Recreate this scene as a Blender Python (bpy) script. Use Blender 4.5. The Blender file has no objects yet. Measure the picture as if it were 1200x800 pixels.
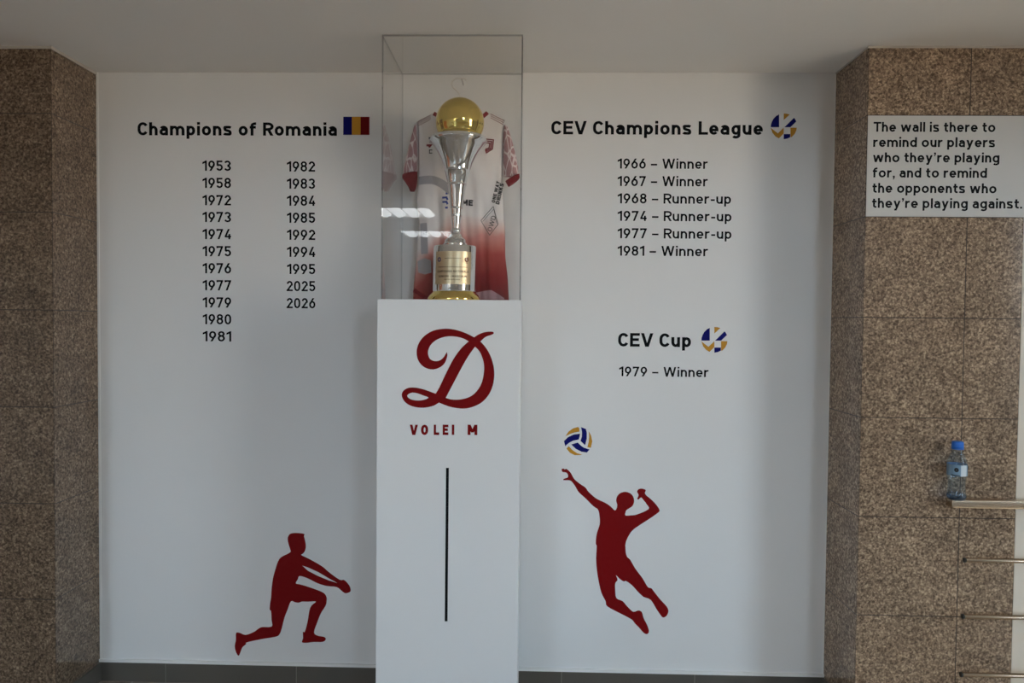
import bpy, bmesh, math, random
from mathutils import Vector, Matrix
from mathutils.geometry import tessellate_polygon

sc = bpy.context.scene
COL = sc.collection

# ------------------------------------------------------------------ camera
F_PX, CAM_D, CAM_H = 849.5, 3.2379, 1.6604
YAW, PITCH, ROLL = 0.0248, 0.0275, 0.0092
FWD = Vector((-math.sin(YAW) * math.cos(PITCH), math.cos(YAW) * math.cos(PITCH), -math.sin(PITCH)))
_r0 = Vector((math.cos(YAW), math.sin(YAW), 0))
_u0 = _r0.cross(FWD)
RGT = math.cos(ROLL) * _r0 + math.sin(ROLL) * _u0
UPV = -math.sin(ROLL) * _r0 + math.cos(ROLL) * _u0
CAM = Vector((0, -CAM_D, CAM_H))
cam = bpy.data.cameras.new('camera')
cam.sensor_width = 36.0
cam.lens = F_PX / 1200.0 * 36.0
cam.clip_start = 0.05
camo = bpy.data.objects.new('camera', cam)
COL.objects.link(camo)
camo.matrix_world = Matrix.Translation(CAM) @ Matrix((RGT, UPV, -FWD)).transposed().to_4x4()
sc.camera = camo


def at(px, py, Y=0.0):
    """photograph pixel -> world point on the vertical plane y = Y"""
    d = FWD + (px - 600) / F_PX * RGT + (400 - py) / F_PX * UPV
    t = (Y + CAM_D) / d.y
    return CAM + t * d


# ------------------------------------------------------------------ colour management, world, sun, daylight
sc.view_settings.view_transform = 'Standard'
sc.view_settings.look = 'None'
sc.view_settings.gamma = 1.0
sc.view_settings.use_curve_mapping = False
sc.view_settings.exposure = 0.0
sc.cycles.transparent_max_bounces = 32
sc.cycles.max_bounces = 10
sc.cycles.diffuse_bounces = 6
sc.cycles.use_denoising = True

SKY_STRENGTH = 20.3
GROUND_COLOR = (0.94, 0.78, 0.64, 1)           # sunlit paving and facades outside the right-hand windows
SHADE_COLOR = (0.06, 0.055, 0.05, 1)           # shaded ground elsewhere
HAZE_COLOR = (0.73, 0.91, 1.12, 1)
ZENITH_COLOR = (0.25, 0.31, 0.37, 1)
SUN_STRENGTH = 6.0

w = bpy.data.worlds.new('daylight'); sc.world = w; w.use_nodes = True
nt = w.node_tree
bg = nt.nodes['Background']
tc = nt.nodes.new('ShaderNodeTexCoord')
sep = nt.nodes.new('ShaderNodeSeparateXYZ')
nt.links.new(tc.outputs['Generated'], sep.inputs[0])
east = nt.nodes.new('ShaderNodeMapRange')      # 1 towards the right-hand side of the hall
east.inputs['From Min'].default_value = 0.55; east.inputs['From Max'].default_value = 0.8
nt.links.new(sep.outputs['X'], east.inputs['Value'])
sky = nt.nodes.new('ShaderNodeValToRGB')
e = sky.color_ramp.elements
e[0].position = 0.0; e[0].color = HAZE_COLOR
e[1].position = 1.0; e[1].color = ZENITH_COLOR
k = e.new(0.32); k.color = tuple(0.55 * a + 0.45 * b for a, b in zip(ZENITH_COLOR, HAZE_COLOR))
nt.links.new(sep.outputs['Z'], sky.inputs[0])
grd = nt.nodes.new('ShaderNodeMix'); grd.data_type = 'RGBA'
grd.inputs[6].default_value = SHADE_COLOR; grd.inputs[7].default_value = GROUND_COLOR
nt.links.new(east.outputs[0], grd.inputs[0])
skyline = nt.nodes.new('ShaderNodeMath'); skyline.operation = 'MULTIPLY_ADD'
skyline.inputs[1].default_value = -0.10; nt.links.new(east.outputs[0], skyline.inputs[0]); nt.links.new(sep.outputs['Z'], skyline.inputs[2])
above = nt.nodes.new('ShaderNodeMapRange'); above.inputs['From Min'].default_value = -0.01; above.inputs['From Max'].default_value = 0.01
nt.links.new(skyline.outputs[0], above.inputs['Value'])
wm = nt.nodes.new('ShaderNodeMix'); wm.data_type = 'RGBA'
nt.links.new(above.outputs[0], wm.inputs[0]); nt.links.new(grd.outputs[2], wm.inputs[6]); nt.links.new(sky.outputs[0], wm.inputs[7])
nt.links.new(wm.outputs[2], bg.inputs['Color'])
bg.inputs['Strength'].default_value = SKY_STRENGTH

sun = bpy.data.lights.new('sun', 'SUN'); sun.energy = SUN_STRENGTH; sun.angle = 0.01; sun.color = (1, 0.86, 0.68)
suno = bpy.data.objects.new('sun', sun); COL.objects.link(suno)
suno.rotation_euler = Vector((-1, 0.95, -1.33)).to_track_quat('-Z', 'Y').to_euler()
suno.location = (8, -2, 6)


def portal(name, centre, sx, sy, direction):
    l = bpy.data.lights.new(name, 'AREA'); l.shape = 'RECTANGLE'; l.size = sx; l.size_y = sy
    l.cycles.is_portal = True
    o = bpy.data.objects.new(name, l); COL.objects.link(o)
    o.location = centre
    o.rotation_euler = Vector(direction).to_track_quat('-Z', 'Z').to_euler()
    return o


# ------------------------------------------------------------------ materials
def lin(c):
    return tuple((x / 12.92 if x <= 0.04045 else ((x + 0.055) / 1.055) ** 2.4) for x in (v / 255 for v in c))


def pm(name, color, rough=0.6, metal=0.0, spec=0.5, coat=0.0):
    m = bpy.data.materials.new(name); m.use_nodes = True
    b = m.node_tree.nodes['Principled BSDF']
    b.inputs['Base Color'].default_value = (*color, 1)
    b.inputs['Roughness'].default_value = rough
    b.inputs['Metallic'].default_value = metal
    b.inputs['Specular IOR Level'].default_value = spec
    b.inputs['Coat Weight'].default_value = coat
    return m


def N(m, t, **kw):
    n = m.node_tree.nodes.new(t)
    for a, v in kw.items():
        setattr(n, a, v)
    return n


def L(m, a, b):
    m.node_tree.links.new(a, b)


def plaster(name, color, rough=0.75, bump=0.05):
    m = pm(name, color, rough)
    b = m.node_tree.nodes['Principled BSDF']
    g = N(m, 'ShaderNodeNewGeometry')
    no = N(m, 'ShaderNodeTexNoise'); no.inputs['Scale'].default_value = 140; no.inputs['Detail'].default_value = 3
    L(m, g.outputs['Position'], no.inputs['Vector'])
    bu = N(m, 'ShaderNodeBump'); bu.inputs['Strength'].default_value = bump; bu.inputs['Distance'].default_value = 0.002
    L(m, no.outputs['Fac'], bu.inputs['Height']); L(m, bu.outputs[0], b.inputs['Normal'])
    no2 = N(m, 'ShaderNodeTexNoise'); no2.inputs['Scale'].default_value = 1.6; no2.inputs['Detail'].default_value = 2
    L(m, g.outputs['Position'], no2.inputs['Vector'])
    mx = N(m, 'ShaderNodeMix', data_type='RGBA')
    mx.inputs[6].default_value = (*[c * 0.97 for c in color], 1); mx.inputs[7].default_value = (*[min(1, c * 1.03) for c in color], 1)
    L(m, no2.outputs['Fac'], mx.inputs[0]); L(m, mx.outputs[2], b.inputs['Base Color'])
    return m


def granite(name, x_origin, z_origin, gain=1.0):
    """polished brown granite cladding with 40 cm joints"""
    m = pm(name, (0.1, 0.08, 0.06), 0.16, spec=0.5)
    b = m.node_tree.nodes['Principled BSDF']
    g = N(m, 'ShaderNodeNewGeometry')
    n1 = N(m, 'ShaderNodeTexNoise'); n1.inputs['Scale'].default_value = 105; n1.inputs['Detail'].default_value = 4
    n1.inputs['Roughness'].default_value = 0.6; n1.inputs['Distortion'].default_value = 0.5
    L(m, g.outputs['Position'], n1.inputs['Vector'])
    n2 = N(m, 'ShaderNodeTexNoise'); n2.inputs['Scale'].default_value = 9; n2.inputs['Detail'].default_value = 3
    L(m, g.outputs['Position'], n2.inputs['Vector'])
    cr = N(m, 'ShaderNodeValToRGB')
    el = cr.color_ramp.elements
    el[0].position = 0.36; el[0].color = (*lin((70, 57, 46)), 1)
    el[1].position = 0.68; el[1].color = (*lin((164, 145, 122)), 1)
    q = el.new(0.47); q.color = (*lin((104, 88, 73)), 1)
    q = el.new(0.56); q.color = (*lin((126, 107, 89)), 1)
    L(m, n1.outputs['Fac'], cr.inputs[0])
    mx = N(m, 'ShaderNodeMix', data_type='RGBA', blend_type='MULTIPLY'); mx.inputs[0].default_value = 1.0
    c2 = N(m, 'ShaderNodeValToRGB')
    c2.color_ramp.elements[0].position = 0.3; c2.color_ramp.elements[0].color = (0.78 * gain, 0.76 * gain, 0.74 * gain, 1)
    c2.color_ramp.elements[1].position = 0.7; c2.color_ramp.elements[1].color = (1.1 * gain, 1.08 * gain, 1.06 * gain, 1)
    L(m, n2.outputs['Fac'], c2.inputs[0])
    L(m, cr.outputs[0], mx.inputs[6]); L(m, c2.outputs[0], mx.inputs[7])
    # joints
    sp = N(m, 'ShaderNodeSeparateXYZ'); L(m, g.outputs['Position'], sp.inputs[0])
    sn = N(m, 'ShaderNodeSeparateXYZ'); L(m, g.outputs['Normal'], sn.inputs[0])

    def math(op, a, bv):
        n = N(m, 'ShaderNodeMath', operation=op)
        for i, v in enumerate((a, bv)):
            if isinstance(v, (int, float)):
                n.inputs[i].default_value = v
            elif v is not None:
                L(m, v, n.inputs[i])
        return n.outputs[0]

    def joint(coord, org):
        t = math('FRACT', math('DIVIDE', math('SUBTRACT', coord, org), 0.4), None)
        d = math('MINIMUM', t, math('SUBTRACT', 1.0, t))
        return math('LESS_THAN', d, 0.0042)
    jz = joint(sp.outputs['Z'], z_origin)
    jx = math('MULTIPLY', joint(sp.outputs['X'], x_origin), math('GREATER_THAN', math('ABSOLUTE', sn.outputs['Y'], None), 0.5))
    j = math('MAXIMUM', jz, jx)
    mj = N(m, 'ShaderNodeMix', data_type='RGBA')
    mj.inputs[7].default_value = (*lin((44, 33, 26)), 1)
    L(m, j, mj.inputs[0]); L(m, mx.outputs[2], mj.inputs[6]); L(m, mj.outputs[2], b.inputs['Base Color'])
    ro = N(m, 'ShaderNodeMapRange'); ro.inputs['To Min'].default_value = 0.09; ro.inputs['To Max'].default_value = 0.8
    L(m, j, ro.inputs['Value']); L(m, ro.outputs[0], b.inputs['Roughness'])
    return m


def clear(name, tint, ior=1.49, rough=0.0):
    """clear sheet: transparent body with a Fresnel mirror on its faces"""
    m = bpy.data.materials.new(name); m.use_nodes = True
    nt = m.node_tree; nt.nodes.clear()
    out = nt.nodes.new('ShaderNodeOutputMaterial')
    tr = nt.nodes.new('ShaderNodeBsdfTransparent'); tr.inputs[0].default_value = (*tint, 1)
    gl = nt.nodes.new('ShaderNodeBsdfGlossy'); gl.inputs['Roughness'].default_value = rough
    gl.inputs['Color'].default_value = (1, 1, 1, 1)
    geo = nt.nodes.new('ShaderNodeNewGeometry')
    mx = nt.nodes.new('ShaderNodeMix'); mx.inputs[2].default_value = ior; mx.inputs[3].default_value = 1 / ior
    fr = nt.nodes.new('ShaderNodeFresnel')
    ms = nt.nodes.new('ShaderNodeMixShader')
    nt.links.new(geo.outputs['Backfacing'], mx.inputs[0]); nt.links.new(mx.outputs[0], fr.inputs['IOR'])
    nt.links.new(fr.outputs[0], ms.inputs[0]); nt.links.new(tr.outputs[0], ms.inputs[1]); nt.links.new(gl.outputs[0], ms.inputs[2])
    nt.links.new(ms.outputs[0], out.inputs[0])
    return m


def emit(name, color, strength):
    m = bpy.data.materials.new(name); m.use_nodes = True
    b = m.node_tree.nodes['Principled BSDF']
    b.inputs['Base Color'].default_value = (0.9, 0.9, 0.9, 1)
    b.inputs['Emission Color'].default_value = (*color, 1)
    b.inputs['Emission Strength'].default_value = strength
    return m


M = {}
M['white_wall'] = plaster('white wall paint', (0.80, 0.80, 0.80))
M['cream_wall'] = plaster('cream wall paint', (0.76, 0.68, 0.57))
M['ceiling'] = plaster('ceiling paint', (0.89, 0.88, 0.86))
M['hall'] = plaster('hall wall paint', (0.62, 0.59, 0.56))
M['caulk_dull'] = pm('dull paint edge', (0.50, 0.46, 0.42), 0.6)
M['caulk'] = pm('white caulk', (0.85, 0.85, 0.84), 0.5)
M['black_vinyl'] = pm('black vinyl', (0.003, 0.003, 0.004), 0.6, spec=0.12)
M['red_vinyl'] = pm('dark red vinyl', (0.20, 0.002, 0.003), 0.6, spec=0.12)
M['blue_vinyl'] = pm('dark blue vinyl', (0.003, 0.004, 0.13), 0.6, spec=0.12)
M['gold_vinyl'] = pm('gold yellow vinyl', (0.55, 0.26, 0.015), 0.5, spec=0.3)
M['flag_red'] = pm('flag red vinyl', (0.17, 0.002, 0.003), 0.6, spec=0.12)
M['pedestal'] = pm('white satin pedestal', (0.84, 0.85, 0.86), 0.35)
M['acrylic'] = clear('clear acrylic', (0.994, 0.993, 0.990), 1.38)
M['acrylic_edge'] = clear('acrylic cut edge', (0.66, 0.67, 0.68))
M['window_glass'] = clear('window glass', (0.96, 0.98, 0.97), 1.5)
M['chrome'] = pm('polished silver', (0.86, 0.87, 0.88), 0.05, 1.0)
M['gold'] = pm('polished gold', (0.86, 0.66, 0.20), 0.07, 1.0)
M['plaque'] = pm('satin gold plaque', (0.66, 0.53, 0.34), 0.34, 0.7)
M['steel'] = pm('brushed stainless steel', (0.60, 0.50, 0.39), 0.25, 1.0)
M['dark'] = pm('dark end plug', (0.02, 0.018, 0.016), 0.5)
M['sign'] = pm('white sign board', (0.55, 0.53, 0.50), 0.45)
M['baseboard'] = plaster('grey brown tile', lin((92, 87, 80)), 0.4, 0.02)
M['grout'] = pm('pale grout', lin((150, 145, 138)), 0.8)
M['frame'] = pm('dark window frame', (0.05, 0.04, 0.035), 0.4)
M['reflection_door_wood'] = pm('orange brown reflection door', (0.50, 0.15, 0.05), 0.4)

# ------------------------------------------------------------------ mesh helpers


def tag(o, label=None, cat=None, group=None, kind=None):
    if label: o['label'] = label
    if cat: o['category'] = cat
    if group: o['group'] = group
    if kind: o['kind'] = kind
    return o


def link(name, bm, mats, parent=None, smooth=False):
    me = bpy.data.meshes.new(name)
    bm.normal_update()
    if smooth:
        for f in bm.faces: f.smooth = True
    bm.to_mesh(me); bm.free()
    for m in (mats if isinstance(mats, (list, tuple)) else [mats]): me.materials.append(m)
    o = bpy.data.objects.new(name, me); COL.objects.link(o)
    if parent:
        o.parent = parent
        o.matrix_parent_inverse = Matrix.Translation(parent.location).inverted() if parent.type == 'EMPTY' else Matrix()
    return o


def empty(name, loc, label=None, cat=None, group=None, kind=None):
    o = bpy.data.objects.new(name, None); o.empty_display_size = 0.1
    COL.objects.link(o); o.location = loc
    return tag(o, label, cat, group, kind)


def box(bm, x0, x1, y0, y1, z0, z1, mi=0):
    v = [bm.verts.new((x, y, z)) for x in (x0, x1) for y in (y0, y1) for z in (z0, z1)]
    for f in ((0, 1, 3, 2), (4, 6, 7, 5), (0, 4, 5, 1), (2, 3, 7, 6), (0, 2, 6, 4), (1, 5, 7, 3)):
        fc = bm.faces.new([v[i] for i in f]); fc.material_index = mi
    return v


def bevel(bm, wd, seg=2):
    bmesh.ops.bevel(bm, geom=bm.edges[:], offset=wd, segments=seg, profile=0.6, affect='EDGES')


def boxes(*bs):
    bm = bmesh.new()
    for b in bs: box(bm, *b)
    return bm


def lathe(bm, prof, seg=48, cx=0, cy=0, mi=0, cap=True):
    """prof: list of (r, z) from bottom to top"""
    rings = []
    for r, z in prof:
        rings.append([bm.verts.new((cx + r * math.cos(2 * math.pi * i / seg), cy + r * math.sin(2 * math.pi * i / seg), z)) for i in range(seg)])
    for a, b in zip(rings, rings[1:]):
        for i in range(seg):
            f = bm.faces.new((a[i], a[(i + 1) % seg], b[(i + 1) % seg], b[i])); f.material_index = mi
    if cap:
        bm.faces.new(rings[0][::-1]).material_index = mi
        bm.faces.new(rings[-1]).material_index = mi
    return rings


def tube(bm, pts, r, seg=10, cap=True):
    pts = [Vector(p) for p in pts]
    rings = []
    up = Vector((0, 1, 0))
    for i, p in enumerate(pts):
        d = (pts[min(i + 1, len(pts) - 1)] - pts[max(i - 1, 0)]).normalized()
        a = d.cross(up)
        if a.length < 0.1: a = d.cross(Vector((0, 0, 1)))
        a.normalize(); b = d.cross(a)
        rr = r[i] if isinstance(r, (list, tuple)) else r
        rings.append([bm.verts.new(p + rr * (math.cos(2 * math.pi * k / seg) * a + math.sin(2 * math.pi * k / seg) * b)) for k in range(seg)])
    for A, B in zip(rings, rings[1:]):
        for k in range(seg):
            bm.faces.new((A[k], B[k], B[(k + 1) % seg], A[(k + 1) % seg]))
    if cap:
        bm.faces.new(rings[0]); bm.faces.new(rings[-1][::-1])
    bmesh.ops.recalc_face_normals(bm, faces=bm.faces[:])


def catmull(pts, n=6, closed=False):
    P = [Vector((p[0], p[1])) for p in pts]; out = []; m = len(P)
    rng = range(m) if closed else range(m - 1)
    for i in rng:
        if closed: a, b, c, d = P[i - 1], P[i], P[(i + 1) % m], P[(i + 2) % m]
        else: a, b, c, d = P[max(i - 1, 0)], P[i], P[i + 1], P[min(i + 2, m - 1)]
        for k in range(n):
            t = k / n
            out.append(0.5 * ((2 * b) + (c - a) * t + (2 * a - 5 * b + 4 * c - d) * t * t + (3 * b - a - 3 * c + d) * t ** 3))
    if not closed: out.append(P[-1])
    return [(v.x, v.y) for v in out]


class Flat:
    """flat artwork made of polygons and ribbons in (u, v), laid on a surface by a map (u, v, height) -> point"""

    def __init__(self): self.polys = []

    def poly(self, pts, holes=(), mi=0):
        loops = [[Vector((p[0], p[1], 0)) for p in pts]] + [[Vector((p[0], p[1], 0)) for p in h] for h in holes]
        flat = [(v.x, v.y) for l in loops for v in l]
        self.polys.append((flat, [tuple(t) for t in tessellate_polygon(loops)], mi))

    def ribbon(self, pts, wd, closed=False, mi=0):
        P = [Vector((p[0], p[1])) for p in pts]
        Q = [P[0]]
        for p in P[1:]:
            if (p - Q[-1]).length > 1e-6: Q.append(p)
        if closed and (Q[0] - Q[-1]).length < 1e-6: Q.pop()
        P = Q; n = len(P); le = []; ri = []
        for i in range(n):
            if closed: a, c = P[i - 1], P[(i + 1) % n]
            else: a, c = P[max(i - 1, 0)], P[min(i + 1, n - 1)]
            d1 = (P[i] - a).normalized() if (P[i] - a).length > 0 else (c - P[i]).normalized()
            d2 = (c - P[i]).normalized() if (c - P[i]).length > 0 else d1
            n1 = Vector((-d1.y, d1.x)); n2 = Vector((-d2.y, d2.x))
            mt = n1 + n2
            if mt.length < 1e-3: mt = n1
            mt.normalize(); s = wd / 2 / max(0.35, mt.dot(n1))
            le.append(P[i] + mt * s); ri.append(P[i] - mt * s)
        flat = [(v.x, v.y) for v in le] + [(v.x, v.y) for v in ri]
        fs = []
        for i in range(n if closed else n - 1):
            j = (i + 1) % n
            fs.append((i, j, n + j, n + i))
        self.polys.append((flat, fs, mi))

    def add(self, other, f):
        for flat, fs, mi in other.polys: self.polys.append(([f(*p) for p in flat], fs, mi))

    def build(self, name, mats, mp, t=0.0008, parent=None):
        bm = bmesh.new()
        for ip, (flat, fs, mi) in enumerate(self.polys):
            top = [bm.verts.new(mp(u, v, t + 0.00003 * (ip % 9))) for u, v in flat]
            bot = [None] * len(flat); cnt = {}
            for f in fs:
                for a, b in zip(f, f[1:] + f[:1]):
                    cnt[(min(a, b), max(a, b))] = cnt.get((min(a, b), max(a, b)), 0) + 1
            for f in fs:
                if len(set(f)) < 3: continue
                try: bm.faces.new([top[i] for i in f]).material_index = mi
                except ValueError: pass
            for (a, b), c in cnt.items():
                if c == 1:
                    for i in (a, b):
                        if bot[i] is None: bot[i] = bm.verts.new(mp(flat[i][0], flat[i][1], 0.0))
                    try: bm.faces.new((top[a], top[b], bot[b], bot[a])).material_index = mi
                    except ValueError: pass
        return link(name, bm, mats, parent)


def on_plane(Y):
    return lambda u, v, h: Vector((u, Y - h, v))


def px_poly(pts, ox, oy, s, Y):
    """pixels of an enlarged crop (origin ox, oy; scale s) -> (x, z) on the plane y = Y"""
    out = []
    for x, y in pts:
        p = at(ox + x / s, oy + y / s, Y); out.append((p.x, p.z))
    return out


# ------------------------------------------------------------------ stroke lettering (cap height = 1)
def arc(cx, cy, rx, ry, a0, a1, n=10):
    return [(cx + rx * math.cos(math.radians(a0 + (a1 - a0) * i / n)), cy + ry * math.sin(math.radians(a0 + (a1 - a0) * i / n))) for i in range(n + 1)]


def stadium(x0, x1, y0, y1, ry):
    cx = (x0 + x1) / 2; rx = (x1 - x0) / 2; ry = min(ry, (y1 - y0) / 2)
    return arc(cx, y1 - ry, rx, ry, 0, 180) + arc(cx, y0 + ry, rx, ry, 180, 360)


def slab(x0, y0, x1, y1, w):
    hw = w / 2 * math.sqrt(1 + ((x1 - x0) / (y1 - y0)) ** 2)
    return [(x0 - hw, y0), (x0 + hw, y0), (x1 + hw, y1), (x1 - hw, y1)]


def glyph(ch, w, rnd):
    """returns width and a Flat; rnd True gives rounder grotesque bowls, False narrow squarish ones"""
    f = Flat(); h = w / 2; X = 0.73; ry = 0.40 if rnd else 0.25; RY = 0.48 if rnd else 0.32
    R = lambda p, c=False: f.ribbon(p, w, c)
    S = lambda *a: f.poly(slab(*a, w))
    Wd = 0.6
    if ch == ' ': return 0.20, f
    if ch == 'C':
        Wd = 0.72; cx = Wd / 2; r = cx - h
        R(arc(cx, 1 - h - RY + (0.02 if rnd else 0), r, RY - h * 0 - 0.0 if False else RY, 28, 180) + arc(cx, h + RY, r, RY, 180, 332))
    elif ch == 'O':
        Wd = 0.74 if rnd else 0.68; R(stadium(h, Wd - h, h, 1 - h, RY), True)
    elif ch == 'E':
        Wd = 0.65
        R([(h, 0), (h, 1)]); R([(0, 1 - h), (Wd, 1 - h)]); R([(0, h), (Wd, h)]); R([(0, .52), (Wd - .06, .52)])
    elif ch == 'F':
        R([(h, 0), (h, 1)]); R([(0, 1 - h), (Wd, 1 - h)]); R([(0, .48), (Wd - .08, .48)])
    elif ch == 'L': Wd = 0.62; R([(h, 1), (h, h), (Wd, h)])
    elif ch == 'I': Wd = w; R([(h, 0), (h, 1)])
    elif ch == 'T': Wd = 0.74; R([(0, 1 - h), (Wd, 1 - h)]); R([(Wd / 2, 0), (Wd / 2, 1)])
    elif ch == 'V':
        Wd = 0.82; S(h * 1.05, 1, Wd / 2 - h * .2, 0); S(Wd - h * 1.05, 1, Wd / 2 + h * .2, 0)
    elif ch == 'A':
        Wd = 0.74; S(h * 1.05, 0, Wd / 2 - h * .2, 1); S(Wd - h * 1.05, 0, Wd / 2 + h * .2, 1); R([(.16, .3), (Wd - .16, .3)])
    elif ch == 'W':
        Wd = 1.18; a = h * 1.05
        for x0, x1 in ((a, Wd * .27), (Wd / 2, Wd * .27), (Wd / 2, Wd * .73), (Wd - a, Wd * .73)): S(x0, 1, x1, 0)
    elif ch == 'M':
        Wd = 0.86; R([(h, 0), (h, 1)]); R([(Wd - h, 0), (Wd - h, 1)]); S(h, 1, Wd / 2, .25); S(Wd - h, 1, Wd / 2, .25)
    elif ch == 'N':
        Wd = 0.70; R([(h, 0), (h, 1)]); R([(Wd - h, 0), (Wd - h, 1)]); S(h, 1, Wd - h, 0)
    elif ch == 'Y': Wd = .7; S(h, 1, Wd / 2, .42); S(Wd - h, 1, Wd / 2, .42); R([(Wd / 2, 0), (Wd / 2, .46)])
    elif ch == 'K': Wd = .66; R([(h, 0), (h, 1)]); S(h + .02, .36, Wd - h, 1); S(Wd - h, 0, .3, .58)
    elif ch == 'U': Wd = .68; R([(h, 1), (h, .34)] + arc(Wd / 2, .34, Wd / 2 - h, .34 - h, 180, 360) + [(Wd - h, 1)])
    elif ch in 'RP':
        Wd = 0.72; R([(h, 0), (h, 1)])
        R([(h, 1 - h), (Wd - .27 - h, 1 - h)] + arc(Wd - .27 - h, .74 - h * .5, .27, .26 - h * .5, 90, -90) + [(h, .46)])
        if ch == 'R': S(Wd - h * 1.2, 0, Wd * .5, .47)
    elif ch == 'D': Wd = .7; R([(h, 0), (h, 1)]); R([(h, 1 - h), (Wd * .45, 1 - h)] + arc(Wd * .45, .5, Wd * .55 - h, .5 - h, 90, -90) + [(h, h)])
    elif ch == 'S':
        Wd = 0.62; R(catmull([(Wd - h * .6, .80), (Wd * .72, .95 - h * .6), (Wd * .5, 1 - h), (Wd * .22, .95 - h * .6), (h, .75), (Wd * .25, .57), (Wd * .72, .45), (Wd - h, .26), (Wd * .76, .05 + h * .6), (Wd * .48, h), (Wd * .2, .06 + h * .6), (h * .5, .22)]))
    elif ch in 'hnmru':
        Wd = {'h': .58, 'n': .58, 'm': 1.0, 'r': .42, 'u': .58}[ch]
        r2 = min(ry, .3)
        if ch == 'u':
            R([(Wd - h, 0), (Wd - h, X)]); R([(h, X), (h, h + r2)] + arc(Wd / 2, h + r2, Wd / 2 - h, r2, 180, 350))
        elif ch == 'r':
            R([(h, 0), (h, X)]); R(arc(h + .25, X - h - r2, .25, r2, 170, 72))
        elif ch == 'm':
            R([(h, 0), (h, X)]); q = (Wd - w) / 2; r3 = .24
            for s in (0, 1): R(arc(h + q * s + q / 2, X - h - r3, q / 2, r3, 172, 0) + [(h + q * (s + 1), 0)])
        else:
            R([(h, 0), (h, 1.0 if ch == 'h' else X)]); R(arc(Wd / 2, X - h - r2, Wd / 2 - h, r2, 172, 0) + [(Wd - h, 0)])
    elif ch == 'a':
        Wd = .58; R(arc(Wd / 2 - .01, X - h - .2, Wd / 2 - h + .01, .2, 150, 0) + [(Wd - h, 0)])
        R([(Wd - h, .43), (.26, .43)] + arc(.26, .215 + h * .5, .26 - h, .215 - h * .5, 90, 270) + [(Wd * .5, h)] + [(Wd - h, .16)])
    elif ch in 'pbdgq':
        Wd = .59 if not rnd else .64; R(stadium(h, Wd - h, h, X - h, ry), True)
        if ch == 'p': R([(h, -.26), (h, X)])
        if ch == 'd': R([(Wd - h, 0), (Wd - h, 1)])
        if ch == 'g': R([(Wd - h, X), (Wd - h, -.02)] + arc(Wd / 2, -.04, Wd / 2 - h, .24 - h, 0, -150))
    elif ch == 'o': Wd = .62 if not rnd else .68; R(stadium(h, Wd - h, h, X - h, ry), True)
    elif ch == 'e':
        Wd = .60 if not rnd else .64; cx = Wd / 2; r = cx - h; t = min(ry, X / 2 - h); m = X / 2 - .01
        R([(Wd - h, m - h * .0), (Wd - h, X - h - t)] + arc(cx, X - h - t, r, t, 0, 180) + arc(cx, h + t, r, t, 180, 322)); R([(h, m), (Wd, m)])
    elif ch == 's':
        Wd = .57; R(catmull([(Wd - h * .7, X * .80), (Wd * .72, X * .95 - h * .6), (Wd * .48, X - h), (Wd * .2, X * .94 - h * .6), (h * 1.05, X * .74), (Wd * .28, X * .57), (Wd * .72, X * .45), (Wd - h * 1.05, X * .27), (Wd * .76, X * .06 + h * .6), (Wd * .48, h), (Wd * .2, X * .07 + h * .6), (h * .5, X * .22)]))
    elif ch == 'i': Wd = w; R([(h, 0), (h, X)]); R([(h, 1.02 - w), (h, 1.02)])
    elif ch == 'l': Wd = w; R([(h, 0), (h, 1)])
    elif ch == 'f': Wd = .44; R([(.16, 0), (.16, .76)] + arc(.38, .76, .22, .25 - h, 180, 90) + [(Wd, 1.01 - h)]); R([(0, X - h), (Wd - .02, X - h)])
    elif ch == 't': Wd = .42; R([(.18, .94), (.18, .24)] + arc(.36, .24, .18, .24 - h, 180, 270) + [(Wd, h)]); R([(0, X - h), (Wd, X - h)])
    elif ch == 'w':
        Wd = 1.0; a = h * 1.05
        for x0, x1 in ((a, Wd * .27), (Wd / 2, Wd * .27), (Wd / 2, Wd * .73), (Wd - a, Wd * .73)): S(x0, X, x1, 0)
    elif ch == 'y':
        Wd = .66; S(h * 1.1, X, Wd / 2, 0.02); S(Wd - h * 1.1, X, Wd * .30, -.26); R([(.08, -.26 + h), (.28, -.26 + h)])
    elif ch == '-': Wd = .36; R([(0, .37), (Wd, .37)])
    elif ch == '–': Wd = .58; R([(0, .40), (Wd, .40)])
    elif ch == '.': Wd = w; R([(h, 0), (h, w)])
    elif ch == ',': Wd = w; R([(h, 0), (h, w)]); f.poly([(h, 0.01), (w, 0.01), (h, -.2), (0, -.17)])
    elif ch == '’': Wd = w; R([(h, 1 - w), (h, 1)]); f.poly([(h, 1.01 - w), (w, 1.01 - w), (h, .62), (0, .66)])
    elif ch == '0': R(stadium(h, Wd - h, h, 1 - h, .32), True)
    elif ch == '1': Wd = .40; R([(Wd - h, 0), (Wd - h, 1)]); f.poly([(Wd - h, 1), (Wd - h, 1 - w * 1.25), (0, .66), (0, .66 + w * 1.15)])
    elif ch == '2':
        R(arc(Wd / 2, 1 - h - .28, Wd / 2 - h, .28, 165, -20)); f.poly(slab(Wd - h - .03, .64, h * 1.15, h, w)); R([(0, h), (Wd, h)])
    elif ch == '3':
        R(arc(Wd / 2 - .02, .76 - h * .5, Wd / 2 - h, .24 - h * .5, 160, -90)); R(arc(Wd / 2 - .01, .27, Wd / 2 - h + .01, .27 - h, 90, -165))
    elif ch == '4':
        f.poly(slab(.40, 1, h * 1.1, .26, w)); R([(h * .4, .26), (Wd, .26)]); R([(Wd * .74, .52), (Wd * .74, 0)])
    elif ch == '5':
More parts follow.
